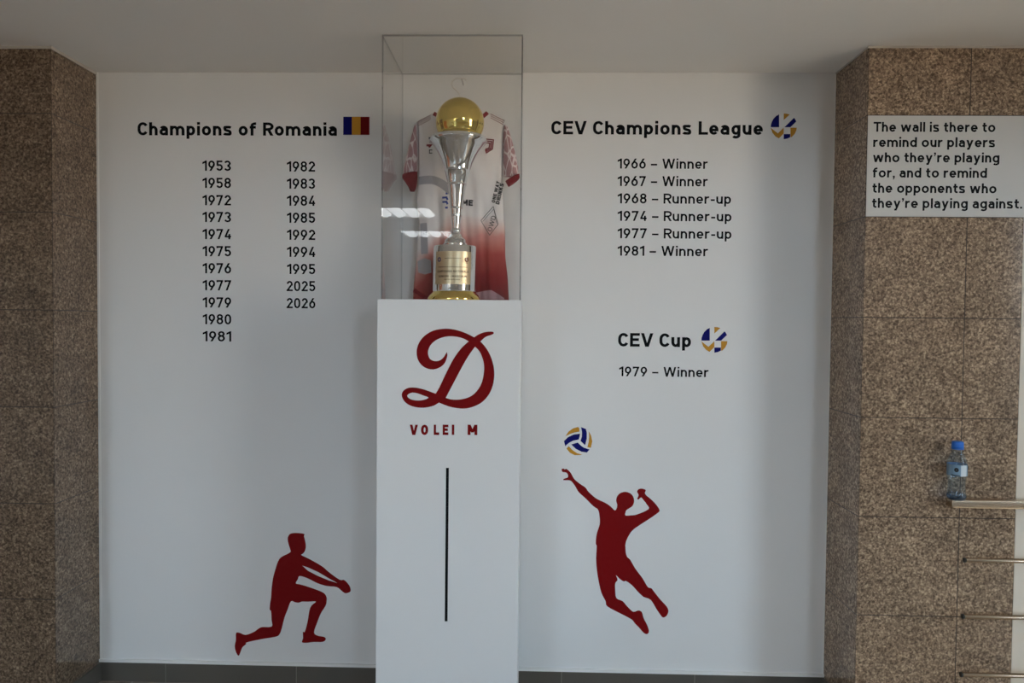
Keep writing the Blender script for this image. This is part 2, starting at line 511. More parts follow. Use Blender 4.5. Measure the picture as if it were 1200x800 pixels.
        R([(Wd - .05, 1 - h), (h + .03, 1 - h), (h + .03, .5)]); R([(h + .03, .52)] + arc(Wd / 2 - .01, .33, Wd / 2 - h + .01, .33 - h, 130, -160))
    elif ch in '69':
        g = Flat(); g.ribbon(stadium(h, Wd - h, h, .64, .27), w, True); g.poly(slab(h * 1.15, .42, Wd * .68, 1, w))
        f.add(g, (lambda x, y: (x, y)) if ch == '6' else (lambda x, y: (Wd - x, 1 - y)))
    elif ch == '7': R([(0, 1 - h), (Wd, 1 - h)]); f.poly(slab(Wd - h * 1.1, 1 - h, Wd * .32, 0, w)); R([(h, 1), (h, .80)])
    elif ch == '8': R(stadium(h + .02, Wd - h - .02, .54, 1 - h, .22), True); R(stadium(h, Wd - h, h, .54, .26), True)
    return Wd, f


def words(txt, x0, x1, base, cap, wt, rnd=False, gap=0.14):
    """a line of text whose ink runs from x0 to x1 on the baseline height base, one Flat per word"""
    x = 0
    parts = []
    for ch in txt:
        wd, g = glyph(ch, wt, rnd)
        parts.append((x, g, ch)); x += wd + gap - (0.06 if ch in 'CERVLT' else 0.0)
    s = (x1 - x0) / (x - gap)
    out = [Flat()]
    for xo, g, ch in parts:
        if ch == ' ': out.append(Flat())
        out[-1].add(g, lambda u, v, xo=xo: (x0 + (u + xo) * s, base + v * cap))
    return out


def lettering(*a, **k):
    f = Flat()
    for wf in words(*a, **k): f.polys += wf.polys
    return f


# ------------------------------------------------------------------ the setting
XL, XR, ZC = -1.9575, 1.3276, 2.7608
DP = 0.308                                   # how far the granite piers stand forward
XE = 1.948                                   # right end of the right pier
HX0, HX1, HY0 = -4.6, 4.3, -9.5              # hall behind the camera
ZJ = 1.690                                   # a joint height

M['granite_left'] = granite('brown granite cladding left', XL, ZJ, 1.05)
M['granite_right_lit'] = granite('brown granite cladding right lit', XR, ZJ, 1.7)  # same stone, with this pier's stronger light put into a brighter colour
S_ = 'structure'
tag(link('wall_back', boxes((XL, XR, 0, 0.15, 0, ZC)), M['white_wall']), kind=S_)
tag(link('wall_left', boxes((HX0, XL, -DP, 0.15, 0, ZC)), M['granite_left']), kind=S_)
tag(link('wall_right', boxes((XR, XE, -DP, 0.15, 0, ZC)), M['granite_right_lit']), kind=S_)
tag(link('wall_plaster', boxes((XE, HX1, -DP - 0.002, 0.15, 0, ZC)), M['cream_wall']), kind=S_)


def floor_mat():
    m = pm('grey floor tile', (0.2, 0.19, 0.18), 0.3)
    b = m.node_tree.nodes['Principled BSDF']
    g = N(m, 'ShaderNodeNewGeometry')
    br = N(m, 'ShaderNodeTexBrick'); br.offset = 0.0
    br.inputs['Scale'].default_value = 1.0
    br.inputs['Brick Width'].default_value = 0.6; br.inputs['Row Height'].default_value = 0.6
    br.inputs['Mortar Size'].default_value = 0.004
    br.inputs['Color1'].default_value = (0.26, 0.212, 0.168, 1); br.inputs['Color2'].default_value = (0.29, 0.237, 0.19, 1)
    br.inputs['Mortar'].default_value = (0.40, 0.38, 0.35, 1)
    L(m, g.outputs['Position'], br.inputs['Vector']); L(m, br.outputs['Color'], b.inputs['Base Color'])
    return m


M['floor'] = floor_mat()
tag(link('floor', boxes((HX0 - .2, HX1 + .2, HY0 - .2, 0.15, -0.1, 0)), M['floor']), kind=S_)
AX, AY, AZ = 0.0, -2.5, 5.8                  # the hall is double height right of x = AX and behind y = AY
tag(link('ceiling', boxes((HX0 - .2, HX1 + .2, AY, 0.15, ZC, ZC + 0.1), (HX0 - .2, AX, HY0 - .2, AY, ZC, ZC + .1)), M['ceiling']), kind=S_)
tag(link('ceiling_upper', boxes((AX - .1, HX1 + .2, HY0 - .2, AY + .1, AZ, AZ + .1)), M['ceiling']), kind=S_)
tag(link('wall_bulkhead', boxes((AX - .1, AX, HY0, AY + .1, ZC, AZ), (AX, HX1, AY, AY + .1, ZC + .1, AZ)), M['ceiling']), kind=S_)


def wall_with_openings(name, axis, pos, thick, lo, hi, openings, mat, top=ZC):
    """axis 'x': wall plane x = pos running along y; axis 'y': plane y = pos running along x"""
    bm = bmesh.new()

    def add(a0, a1, z0, z1):
        if a1 - a0 < 1e-4 or z1 - z0 < 1e-4: return
        if axis == 'x': box(bm, min(pos, pos + thick), max(pos, pos + thick), a0, a1, z0, z1)
        else: box(bm, a0, a1, min(pos, pos + thick), max(pos, pos + thick), z0, z1)
    a = lo
    for o0, o1, z0, z1 in sorted(openings):
        add(a, o0, 0, top); add(o0, o1, 0, z0); add(o0, o1, z1, top); a = o1
    add(a, hi, 0, top)
    return tag(link(name, bm, mat), kind=S_)


win_n = [0]


def window(axis, pos, thick, o0, o1, z0, z1, panes):
    win_n[0] += 1
    mid = pos + thick / 2
    fr = bmesh.new(); gl = bmesh.new(); t = 0.035; wd = 0.06

    def add(bm, a0, a1, b0, b1, tt):
        if axis == 'x': box(bm, mid - tt, mid + tt, a0, a1, b0, b1)
        else: box(bm, a0, a1, mid - tt, mid + tt, b0, b1)
    add(fr, o0, o1, z0, z0 + wd, t); add(fr, o0, o1, z1 - wd, z1, t)
    for i in range(panes + 1):
        c = o0 + (o1 - o0) * i / panes
        add(fr, max(o0, c - wd / 2), min(o1, c + wd / 2), z0 + wd, z1 - wd, t)
    add(gl, o0 + wd / 2, o1 - wd / 2, z0 + wd / 2, z1 - wd / 2, 0.003)
    c = ((mid, (o0 + o1) / 2, z0) if axis == 'x' else ((o0 + o1) / 2, mid, z0))
    root = empty('window_%d' % win_n[0], c, kind=S_)
    link('window_frame', fr, M['frame'], root); link('pane', gl, M['window_glass'], root)
    zc = (z0 + z1) / 2; s = 1 if thick > 0 else -1
    out = pos + thick + s * 0.02
    if axis == 'x': portal('daylight_portal', (out, (o0 + o1) / 2, zc), z1 - z0 if False else o1 - o0, z1 - z0, (-s, 0, 0))
    else: portal('daylight_portal', ((o0 + o1) / 2, out, zc), o1 - o0, z1 - z0, (0, -s, 0))


RO = [(-3.95, -2.6, 0.7, 4.6)]
BO = [(-4.25, -2.72, 0.7, 2.6), (2.9, 4.0, 2.0, 4.5)]
LO = []
wall_with_openings('wall_far_right', 'x', HX1, 0.2, HY0 - .2, 0.15, RO, M['hall'], AZ)
wall_with_openings('wall_front', 'y', HY0, -0.2, HX0, HX1, BO, M['hall'], AZ)
wall_with_openings('wall_far_left', 'x', HX0, -0.2, HY0 - .2, 0.15, LO, M['hall'])
for a in RO: window('x', HX1, 0.2, *a, 3)
for a in BO: window('y', HY0, -0.2, *a, 2)
for a in LO: window('x', HX0, -0.2, *a, 2)

dr = empty('reflection_door_1', (HX0, -1.9, 0), kind=S_)  # unseen door, added to give the gold ball a warm orange reflection
bm = bmesh.new(); box(bm, HX0, HX0 + .05, -2.7, -1.1, 0, 2.2); link('leaf', bm, M['reflection_door_wood'], dr)
link('handle', boxes((HX0 + .05, HX0 + .09, -1.3, -1.27, .95, 1.2)), M['dark'], dr)

# baseboards: brown tile skirting with pale grout joints
bm = bmesh.new()
xs = [XL, -1.649, -1.047, -0.445, 0.157, 0.753, XR]
for a, b in zip(xs, xs[1:]):
    box(bm, a + .0015, b - .0015, -0.011, 0, 0, 0.086)
bb = link('baseboard_back', bm, M['baseboard']); tag(bb, kind=S_)
link('grout', boxes((XL, XR, -0.009, 0, 0, 0.0855)), M['grout'], bb)
tag(link('baseboard_left', boxes((XL, XL + .011, -DP, -0.011, 0, 0.083)), M['baseboard']), kind=S_)
tag(link('baseboard_right', boxes((XR - .011, XR, -DP, -0.011, 0, 0.083)), M['baseboard']), kind=S_)

# painted caulk lines that edge the white wall and the tops of the piers
c = 0.009
tag(link('trim_1', boxes((XL + .0, XL + c, -0.003, 0, 0.086, ZC)), M['caulk']), kind=S_)
tag(link('trim_2', boxes((XR - c * .7, XR, -0.003, 0, 0.086, ZC)), M['caulk']), kind=S_)
tag(link('trim_3', boxes((XL, XR, -0.010, 0, 0.086, 0.099)), M['caulk']), kind=S_)
tag(link('trim_4', boxes((HX0, XL + .004, -DP - .004, -DP, ZC - .010, ZC), (XL, XL + .004, -DP, 0, ZC - .012, ZC)), M['caulk_dull']), kind=S_)
tag(link('trim_5', boxes((XR - .004, XE, -DP - .004, -DP, ZC - .008, ZC), (XR - .003, XR, -DP, 0, ZC - .006, ZC)), M['caulk_dull']), kind=S_)

# ------------------------------------------------------------------ ceiling lights of the hall (seen mirrored in the display case)
M['lamp_body'] = pm('lamp body', (0.8, 0.8, 0.8), 0.4)
M['lamp_tube'] = emit('lamp tube', (0.93, 0.98, 1.0), 9.0)
for i, (x, y, lab) in enumerate(((-1.18, -4.33, 'square louvred ceiling light, mirrored as the upper bright strip in the case front'),
                                 (-1.18, -5.96, 'square louvred ceiling light, mirrored as the lower bright strip in the case front'))):
    root = empty('ceiling_light', (x, y, ZC), lab, 'ceiling light', 'louvred lights on the ceiling')
    s = 0.29
    link('frame', boxes((x - s, x - s + .015, y - s, y + s, ZC - .11, ZC), (x + s - .015, x + s, y - s, y + s, ZC - .11, ZC),
                        (x - s, x + s, y - s, y - s + .015, ZC - .11, ZC), (x - s, x + s, y + s - .015, y + s, ZC - .11, ZC),
                        (x - s, x + s, y - s, y + s, ZC - .006, ZC)), M['lamp_body'], root)
    bm = bmesh.new()
    for k in range(4):
        xx = x - .21 + .14 * k
        tube(bm, [(xx, y - .24, ZC - .055), (xx, y + .24, ZC - .055)], 0.064, 14)
    link('lamp_tube', bm, M['lamp_tube'], root, True)
    bm = bmesh.new()
    for k in range(3):
        xx = x - .14 + .14 * k; box(bm, xx - .004, xx + .004, y - .275, y + .275, ZC - .09, ZC - .006)
    link('louvre', bm, M['lamp_body'], root)

# ------------------------------------------------------------------ wall lettering
WALL = on_plane(0.0)


def wall_line(name, txt, xl, xr, yb_l, yb_r, cap_px, wt, label, cat, group=None, gap=0.14):
    a = at(xl, yb_l); b = at(xr, yb_r)
    cap = (at(xl, yb_l - cap_px).z - a.z)
    ws = words(txt, a.x, b.x, (a.z + b.z) / 2, cap, wt, False, gap)
    if len(ws) == 1: return tag(ws[0].build(name, M['black_vinyl'], WALL), label, cat, group)
    root = empty(name, (a.x, 0, (a.z + b.z) / 2), label, cat, group)
    for wf, t in zip(ws, txt.split()): wf.build('dash' if t == '–' else 'word', M['black_vinyl'], WALL, parent=root)
    return root


wall_line('heading_lettering', 'Champions of Romania', 161.4, 394.8, 159.4, 158.2, 15.3, .195, 'bold black heading beside the small blue, yellow and red flag', 'lettering')
wall_line('heading_lettering', 'CEV Champions League', 646.0, 893.7, 158.4, 156.9, 15.6, .195, 'long bold black heading at top right beside the upper round blue and gold emblem', 'lettering')
wall_line('heading_lettering', 'CEV Cup', 724.3, 809.6, 406.2, 406.2, 15.8, .195, 'short bold black heading beside the lower round blue and gold emblem', 'lettering')

colA = [('1953', 194.2), ('1958', 214.4), ('1972', 234.6), ('1973', 254.3), ('1974', 274.3), ('1975', 294.3), ('1976', 314.3), ('1977', 334.2), ('1979', 354.3), ('1980', 374), ('1981', 394)]
colB = [('1982', 195.1), ('1983', 215.2), ('1984', 235.2), ('1985', 255.2), ('1992', 275.1), ('1994', 295.1), ('1995', 315.2), ('2025', 335.2), ('2026', 355.2)]
for lst, x0, x1, side in ((colA, 237.3, 270.6, 'left'), (colB, 336.2, 369.2, 'right')):
    for i, (t, y) in enumerate(lst):
        place = {0: 'first', len(lst) - 1: 'last'}.get(i)
        lab = 'black year %s in the %s column under the heading with the flag' % (t, side)
        if place: lab = 'black year %s, %s in the %s column under the heading with the flag' % (t, place, side)
        xa = x0 - .3 if t[0] == '2' else x0 + .4 * (i / 10)
        wall_line('year_lettering', t, xa, x1 + .4 * (i / 10), y + 5.9, y + 5.9, 12.0, .16, lab, 'lettering', 'years in the %s column' % side)
colC = [('1966 – Winner', 191.7, 829.3), ('1967 – Winner', 212.2, 829.3), ('1968 – Runner-up', 232.6, 856.4), ('1974 – Runner-up', 253.1, 857), ('1977 – Runner-up', 273.5, 857), ('1981 – Winner', 293.9, 829.6)]
for t, y, x1 in colC:
    wall_line('result_lettering', t, 723.7, x1, y + 6, y + 5.8, 11.7, .16, 'black result line reading %s under the long right-hand heading' % t.replace('–', '-'), 'lettering', 'result lines under the long heading')
wall_line('result_lettering', '1979 – Winner', 725.4, 830.3, 441.3, 441.0, 11.3, .16, 'black result line reading 1979 - Winner under the short lower heading', 'lettering')

# flag
f = Flat()
xs = [at(402.3, 147).x, at(412.4, 147).x, at(422.6, 147).x, at(433, 147).x]
z0, z1 = at(417, 158).z, at(417, 136.8).z
for i in range(3): f.poly([(xs[i], z0), (xs[i + 1], z0), (xs[i + 1], z1), (xs[i], z1)], mi=i)
tag(f.build('flag_decal', [M['blue_vinyl'], M['gold_vinyl'], M['flag_red']], WALL), 'small blue, yellow and red flag sticker on the white wall', 'flag')

# round emblems of blue and gold pieces
EMB = [([(297, 160), (297, 426), (124, 426), (128, 370), (148, 310), (185, 245), (240, 190)], 0),
       ([(394, 143), (450, 146), (518, 162), (394, 278)], 1),
       ([(606, 232), (634, 268), (654, 310), (532, 427), (408, 427)], 0),
       ([(534, 438), (664, 438), (654, 500), (620, 570), (556, 634), (534, 634)], 1),
       ([(394, 570), (528, 570), (528, 634), (470, 664), (394, 678)], 0),
       ([(122, 440), (270, 556), (392, 440), (392, 560), (291, 660), (225, 620), (160, 545)], 1)]


def emblem(ox, oy, label):
    f = Flat()
    for pts, mi in EMB: f.poly(px_poly(pts, ox, oy, 17.78, 0), mi=mi)
    tag(f.build('emblem_decal', [M['blue_vinyl'], M['gold_vinyl']], WALL), label, 'emblem')


emblem(815, 375, 'lower round emblem of blue and gold pieces beside the short heading')
emblem(896.3, 125, 'upper round emblem of blue and gold pieces beside the long heading')

f = Flat()
for pts, mi in (([(135, 285), (195, 192), (290, 122), (398, 90), (422, 115), (428, 187), (330, 204), (230, 236)], 1),
                ([(440, 230), (432, 290), (410, 352), (300, 374), (210, 420), (130, 490), (104, 385), (190, 302), (310, 248)], 0),
                ([(460, 93), (562, 132), (580, 210), (580, 330), (545, 470), (450, 380), (478, 290), (480, 190)], 0),
                ([(620, 180), (670, 270), (695, 390), (665, 525), (592, 510), (620, 400), (630, 290)], 1),
                ([(258, 455), (392, 415), (450, 472), (520, 522), (637, 560), (582, 622), (470, 606), (350, 545)], 0),
                ([(205, 490), (158, 540), (230, 628), (330, 678), (425, 676), (484, 665), (380, 638), (285, 575)], 1)):
    f.poly(px_poly(pts, 655, 495, 17.78, 0), mi=mi)
tag(f.build('ball_decal', [M['blue_vinyl'], M['gold_vinyl']], WALL), 'blue and gold volleyball sticker above the raised hand of the leaping figure', 'decal')

# silhouettes
top = [(60, 68), (78, 65), (86, 72), (98, 66), (118, 80), (140, 105), (165, 150), (210, 190), (262, 225), (285, 258), (330, 300), (365, 325), (430, 355), (475, 385), (512, 420), (528, 402), (533, 372), (524, 340), (530, 305), (555, 275), (600, 262), (645, 275), (670, 305), (677, 345), (660, 385), (615, 415), (604, 437), (604, 463), (650, 462), (700, 455), (800, 410), (785, 370), (755, 330), (735, 310), (716, 326), (703, 322), (715, 290), (702, 262), (715, 240), (745, 235), (776, 247), (770, 280), (820, 325), (860, 365), (893, 415), (880, 440), (810, 490), (740, 535), (675, 580), (640, 620), (610, 680), (601, 730)]
low = [(385, 0), (388, 50), (400, 90), (425, 113), (470, 190), (530, 270), (575, 345), (605, 355), (625, 380), (680, 450), (735, 510), (751, 550), (737, 588), (710, 605), (690, 592), (650, 535), (600, 455), (540, 430), (490, 385), (440, 330), (390, 295), (370, 298), (335, 275), (305, 245), (318, 285), (299, 312), (298, 370), (308, 440), (360, 465), (400, 510), (450, 556), (495, 545), (525, 560), (540, 610), (570, 670), (585, 720), (570, 746), (540, 735), (500, 690), (465, 655), (435, 620), (340, 570), (230, 510), (215, 465), (180, 395), (155, 290), (140, 190), (135, 100), (140, 0)]
top2 = [(350, 700), (358, 620), (383, 540), (383, 480), (370, 415), (330, 385), (260, 315), (205, 265), (175, 215), (150, 180), (125, 164), (75, 163), (80, 150), (110, 140), (113, 118), (98, 98), (66, 92)]
f = Flat()
pts = px_poly(top, 650, 540, 7.27, 0) + px_poly(low, 680, 640, 7.27, 0) + px_poly(top2, 650, 540, 7.27, 0)
f.poly(catmull(pts, 3, True))
tag(f.build('player_decal', M['red_vinyl'], WALL), 'dark red silhouette of a leaping player with one arm raised to the ball', 'decal')

a = [(335, 120), (355, 92), (400, 82), (470, 85), (506, 95), (500, 115), (512, 160), (520, 220), (510, 270), (487, 300), (474, 313), (560, 355), (690, 430), (760, 490), (870, 568), (915, 570), (950, 600), (978, 640), (985, 690), (935, 710), (900, 690), (840, 645), (740, 635), (640, 605), (540, 555), (455, 530), (436, 566), (415, 606), (460, 618), (520, 635), (650, 680), (712, 712)]
b = [(1040, 87), (1042, 125), (1030, 180), (980, 260), (940, 360), (905, 470), (950, 505), (1010, 515), (1033, 540), (1000, 570), (900, 572), (830, 580), (775, 575), (785, 530), (785, 463), (805, 460), (835, 350), (855, 230), (880, 175), (925, 134), (840, 136), (775, 135), (740, 147), (700, 142), (655, 132), (620, 220), (585, 310), (555, 430), (530, 490), (490, 515), (340, 540), (180, 575), (170, 595), (130, 630), (110, 680), (90, 720), (65, 690), (47, 620), (60, 550), (62, 475), (100, 472), (165, 495), (250, 465), (300, 430), (345, 410), (447, 405), (445, 330), (440, 237), (425, 222), (430, 150), (440, 90), (445, 0)]
d = [(170, 600), (180, 540), (205, 450), (225, 390), (260, 335), (355, 285), (355, 250), (340, 200), (330, 150)]
hole = [(482, 422), (540, 440), (650, 490), (760, 555), (850, 603), (760, 577), (640, 527), (540, 475)]
f = Flat()
pts = px_poly(a, 300, 615, 8.89, 0) + px_poly(b, 270, 690, 9.23, 0) + px_poly(d, 300, 615, 8.89, 0)
f.poly(catmull(pts, 3, True), [px_poly(hole, 300, 615, 8.89, 0)])
tag(f.build('player_decal', M['red_vinyl'], WALL), 'dark red silhouette of a kneeling player with both arms stretched forward', 'decal')

# ------------------------------------------------------------------ pedestal
PF, PB, PX0, PX1, PZ = -0.45, -0.012, -0.5915, -0.0365, 1.7425
ped = empty('display_pedestal', ((PX0 + PX1) / 2, (PF + PB) / 2, 0), 'tall white display pedestal with a red script letter on its front', 'pedestal')
bm = bmesh.new(); box(bm, PX0, PX1, PF, PB, 0, PZ); bevel(bm, 0.0025)
link('body', bm, M['pedestal'], ped)
FRONT = on_plane(PF)
P = lambda pts: px_poly(pts, 465, 375, 5.714, PF)
curl_in = [(335, 213), (312, 250), (285, 270), (250, 273), (222, 258), (210, 228), (213, 195), (232, 160), (270, 130), (320, 112), (370, 108), (420, 115), (455, 127), (482, 142)]
outer = [(335, 213), (338, 240), (322, 285), (290, 315), (240, 330), (185, 315), (145, 272), (133, 215), (145, 160), (180, 110), (240, 72), (310, 58), (370, 60), (430, 75), (490, 100), (560, 143), (610, 205), (640, 275), (653, 350), (645, 430), (615, 500), (565, 553), (500, 583), (440, 592), (370, 583), (320, 567), (283, 552)]
bowl_in = [(328, 520), (370, 531), (430, 530), (490, 512), (535, 475), (568, 420), (583, 350), (583, 290), (565, 230), (545, 198), (524, 178)]
f = Flat()
f.poly(P(catmull(outer, 5) + catmull(bowl_in, 5) + catmull(curl_in[::-1], 5)[:-1]))
stem = catmull([(260, 492), (285, 450), (330, 355), (380, 260), (430, 190), (482, 142), (540, 100), (590, 80), (640, 77), (649, 88), (635, 98), (595, 112), (560, 143), (524, 178), (470, 255), (420, 345), (370, 440), (328, 520)], 4)
f.poly(P(stem + [(283, 552), (230, 512)]))
lo_ = catmull([(283, 552), (240, 575), (175, 586), (110, 578), (60, 552), (34, 510), (42, 475), (75, 454), (120, 451), (180, 463), (260, 492)], 5)
hl = catmull([(70, 510), (80, 494), (105, 485), (140, 490), (180, 505), (212, 518), (185, 532), (140, 538), (95, 530)], 4, True)
f.poly(P(lo_ + [(300, 512)]), [P(hl)])
tag(f.build('script_letter', M['red_vinyl'], FRONT, 0.001, ped), 'dark red script capital D')
f = Flat()
for ch, x0, x1 in (('V', 480.3, 489), ('O', 493.4, 501.7), ('L', 508.4, 514.1), ('E', 518.8, 524.8), ('I', 529.5, 532.3), ('M', 548, 559.3)):
    a_, b_ = at(x0, 509.4, PF), at(x1, 509.4, PF)
    zt = at(x0, 497.4, PF).z
    g = lettering(ch, a_.x, b_.x, a_.z, zt - a_.z, .25 if ch not in 'I' else .24, False)
    g.build('letter', M['red_vinyl'], FRONT, 0.001, ped)
f = Flat()
t0, t1, b1, b0 = at(522.8, 548, PF), at(526, 548, PF), at(524.4, 727.7, PF), at(521.2, 727.7, PF)
f.poly([(t0.x, t0.z), (t1.x, t1.z), (b1.x, b1.z), (b0.x, b0.z)])
tag(f.build('stripe', M['black_vinyl'], FRONT, 0.001, ped), 'long thin black vertical stripe')

# ------------------------------------------------------------------ acrylic display case
CX0, CX1, CF, CB, CZ = PX0 + .0145, PX1 - .001, PF + .001, -0.014, 2.752
case = empty('display_case', ((CX0 + CX1) / 2, (CF + CB) / 2, PZ), 'clear acrylic display case on top of the white pedestal', 'display case')
T = 0.005


def sheet(name, x0, x1, y0, y1, z0, z1, thin):
    bm = bmesh.new(); box(bm, x0, x1, y0, y1, z0, z1); bm.normal_update()
    for fc in bm.faces:
        if abs(fc.normal[thin]) < 0.5: fc.material_index = 1
    return link(name, bm, [M['acrylic'], M['acrylic_edge']], case)


g = 0.0003
sheet('front_panel', CX0, CX1, CF, CF + T, PZ, CZ, 1)
sheet('side_panel', CX0, CX0 + T, CF + T + g, CB, PZ, CZ - T - g, 0)
sheet('side_panel', CX1 - T, CX1, CF + T + g, CB, PZ, CZ - T - g, 0)
sheet('top_panel', CX0, CX1, CF + T + g, CB, CZ - T, CZ, 2)
for sx in (CX0 + T / 2, CX1 - T / 2):
    for z in (at(447, 103, CF).z, at(447, 221, CF).z, at(447, 324, CF).z):
        bm = bmesh.new(); tube(bm, [(sx, CF - .0015, z), (sx, CF, z)], 0.002, 10)
        link('screw', bm, M['dark'], case)

# ------------------------------------------------------------------ trophy
TY = -0.26
tc0 = at(531.8, 348, TY)
TS = (CAM_D + TY) / F_PX                      # metres per pixel at the trophy
tro = empty('trophy', (tc0.x, TY, PZ), 'silver trophy cup topped by a gold ball inside the clear case', 'trophy')
tx = tc0.x
LEAN = 0.022
zof = lambda y: PZ + (354.0 - y) * TS
cxz = lambda z: tx + (z - PZ) * LEAN


def turned(name, prof_px, mat, flute=0, seg=64, smooth=True, cap=True):
    bm = bmesh.new()
    rings = lathe(bm, [(r * TS, zof(y)) for y, r in prof_px], seg, 0, 0, cap=cap)
    for v in bm.verts:
        v.co.x += cxz(v.co.z); v.co.y += TY
    o = link(name, bm, mat, tro, smooth)
    if smooth and hasattr(o.data, 'set_sharp_from_angle'): o.data.set_sharp_from_angle(angle=math.radians(40))
    return o


turned('foot', [(354, 30.5), (352.5, 31), (350, 30.5), (347.5, 29), (345.5, 26.8), (343.5, 25.6), (343, 25)], M['gold'])
base = turned('base', [(343, 25), (341.5, 25.3), (292, 25.3), (290.2, 24.6), (290, 18)], M['chrome'])
cup_prof = [(290, 14.2), (287.5, 14.4), (285.5, 12.6), (284, 13), (282, 11.6), (280, 9), (278.5, 7.4), (277, 7.2), (275, 5.2), (273, 6.0), (271, 6.0), (269, 4.6), (265, 5.0), (255.5, 6.1), (255, 6.8), (253.5, 6.8), (253, 6.2), (246.5, 7.0), (246, 7.7), (244.5, 7.7), (244, 7.3), (236, 8.3), (226, 9.6), (219.5, 10.8), (219, 11.5), (217.3, 11.5), (216.8, 11.2), (210, 12.9), (203, 15.0), (202.5, 15.7), (201, 15.7), (200.5, 15.7), (194, 17.6), (187, 20.8), (180, 24.8), (175, 28.2), (171.5, 30.6), (169, 33.2), (167.2, 33.6), (166, 32.4), (164, 32.2), (163.3, 31), (163.6, 27), (166, 22), (169, 15), (171, 6)]
turned('cup', cup_prof, M['chrome'], cap=True)
# ball with panel seams
bm = bmesh.new()
bmesh.ops.create_uvsphere(bm, u_segments=96, v_segments=64, radius=1)
R_ = 28.2 * TS
bz = zof(146.2)
for v in bm.verts:
    n = v.co.normalized(); ax = max(range(3), key=lambda i: abs(n[i]))
    o2 = [1, 2, 0][ax]; t = n[o2] / abs(n[ax]); o3 = [2, 0, 1][ax]; t2 = n[o3] / abs(n[ax])
    dd = min(abs(t - 0.33), abs(t + 0.33), abs(abs(t) - 1) * 1.0, abs(abs(t2) - 1))
    v.co = n * R_ * (1 - 0.012 * math.exp(-(dd / 0.028) ** 2))
    v.co += Vector((cxz(bz) + 1.2 * TS, TY, bz))
link('ball', bm, M['gold'], tro, True)
# plaque wrapped on the base
RB = 25.3 * TS
zm = (zof(298) + zof(335.5)) / 2


def on_base(u, v, h):
    a = u / RB; r = RB + 0.0004 + h
    return Vector((cxz(v) + r * math.sin(a), TY - r * math.cos(a), v))


pa = 20.0
amax = math.asin(pa / 25.3) * RB
f = Flat(); n = 24
for i in range(n):
    u0, u1 = -amax + 2 * amax * i / n, -amax + 2 * amax * (i + 1) / n
    f.poly([(u0, zof(335.5)), (u1, zof(335.5)), (u1, zof(298)), (u0, zof(298))])
pl = f.build('plaque', M['plaque'], on_base, 0.0008, base); pl.parent = tro; pl.matrix_parent_inverse = Matrix.Translation(tro.location).inverted()
M['ink'] = pm('dark brown ink', (0.10, 0.045, 0.02), 0.6)
M['ink_blue'] = pm('violet blue ink', (0.04, 0.03, 0.20), 0.6)
M['ink_red'] = pm('dark red ink', (0.16, 0.02, 0.015), 0.6)
on_plq = lambda u, v, h: on_base(u, v, h + 0.0009)
f = Flat()
for txt, half, y, cap, wt in (('CAMPIOANA NATIONALA', 18.5, 322.2, 2.6, .2), ('SENIORI - MASCULIN', 16.5, 327.6, 2.2, .2), ('EDITIA 2025-2026', 8.5, 330.8, 1.4, .2), ('FEDERATIA ROMANA DE VOLEI', 17, 316.5, 1.2, .2), ('MINISTERUL SPORTULUI', 9, 306.5, 0.9, .2)):
    lettering(txt, -half * TS * 1.04, half * TS * 1.04, zof(y), cap * TS, wt, True).build('text_line', M['ink'], on_plq, 0.0002, pl)
f = Flat(); f.ribbon(arc(-16.8 * TS, zof(307.3), 1.9 * TS, 2.1 * TS, 0, 360, 20), 1.2 * TS, True); f.build('plaque_emblem', M['ink_blue'], on_plq, 0.0002, pl)
f = Flat(); f.ribbon(arc(16.5 * TS, zof(307), 2.1 * TS, 2.3 * TS, 130, 420, 20), 1.3 * TS); f.poly([(16 * TS, zof(306)), (18 * TS, zof(304)), (17.4 * TS, zof(308))]); f.ribbon([(15.2 * TS, zof(311)), (18 * TS, zof(311))], .7 * TS)
f.build('plaque_emblem', M['ink_red'], on_plq, 0.0002, pl)

# ------------------------------------------------------------------ hanger and jersey
JY = -0.085                                   # middle plane of the jersey
jp = lambda x, y: (at(x, y, JY).x, at(x, y, JY).z)
M['wire'] = pm('clear white plastic', (0.75, 0.72, 0.69), 0.3)
hk = [jp(x, y) for x, y in ((546.5, 95), (545, 92.5), (541, 91.5), (535, 92), (530.5, 95), (529.5, 99), (531.5, 103), (536, 107), (538.5, 111), (539, 116), (539, 128))]
hk = catmull(hk, 5)
hz = jp(539, 128)
hang = empty('coat_hanger', (hz[0], JY, hz[1]), 'pale coat hanger whose hook shows above the gold ball', 'hanger')
bm = bmesh.new(); tube(bm, [(x, JY, z) for x, z in hk], 0.0026, 8); link('hook', bm, M['wire'], hang, True)
sh = [jp(x, y) for x, y in ((492, 146), (510, 139), (528, 131), (539, 128), (550, 131), (568, 139), (588, 146))]
bm = bmesh.new(); tube(bm, [(x, JY, z) for x, z in catmull(sh, 4)], 0.005, 8); link('shoulder_bar', bm, M['wire'], hang, True)
pg = jp(541, 92.4)
bm = bmesh.new(); tube(bm, [(pg[0], 0, pg[1] + .001), (pg[0], JY - .006, pg[1] + .001)], 0.003, 8)
tag(link('hanging_peg', bm, M['wire']), 'tiny pale peg at the top of the hanger hook', 'peg')


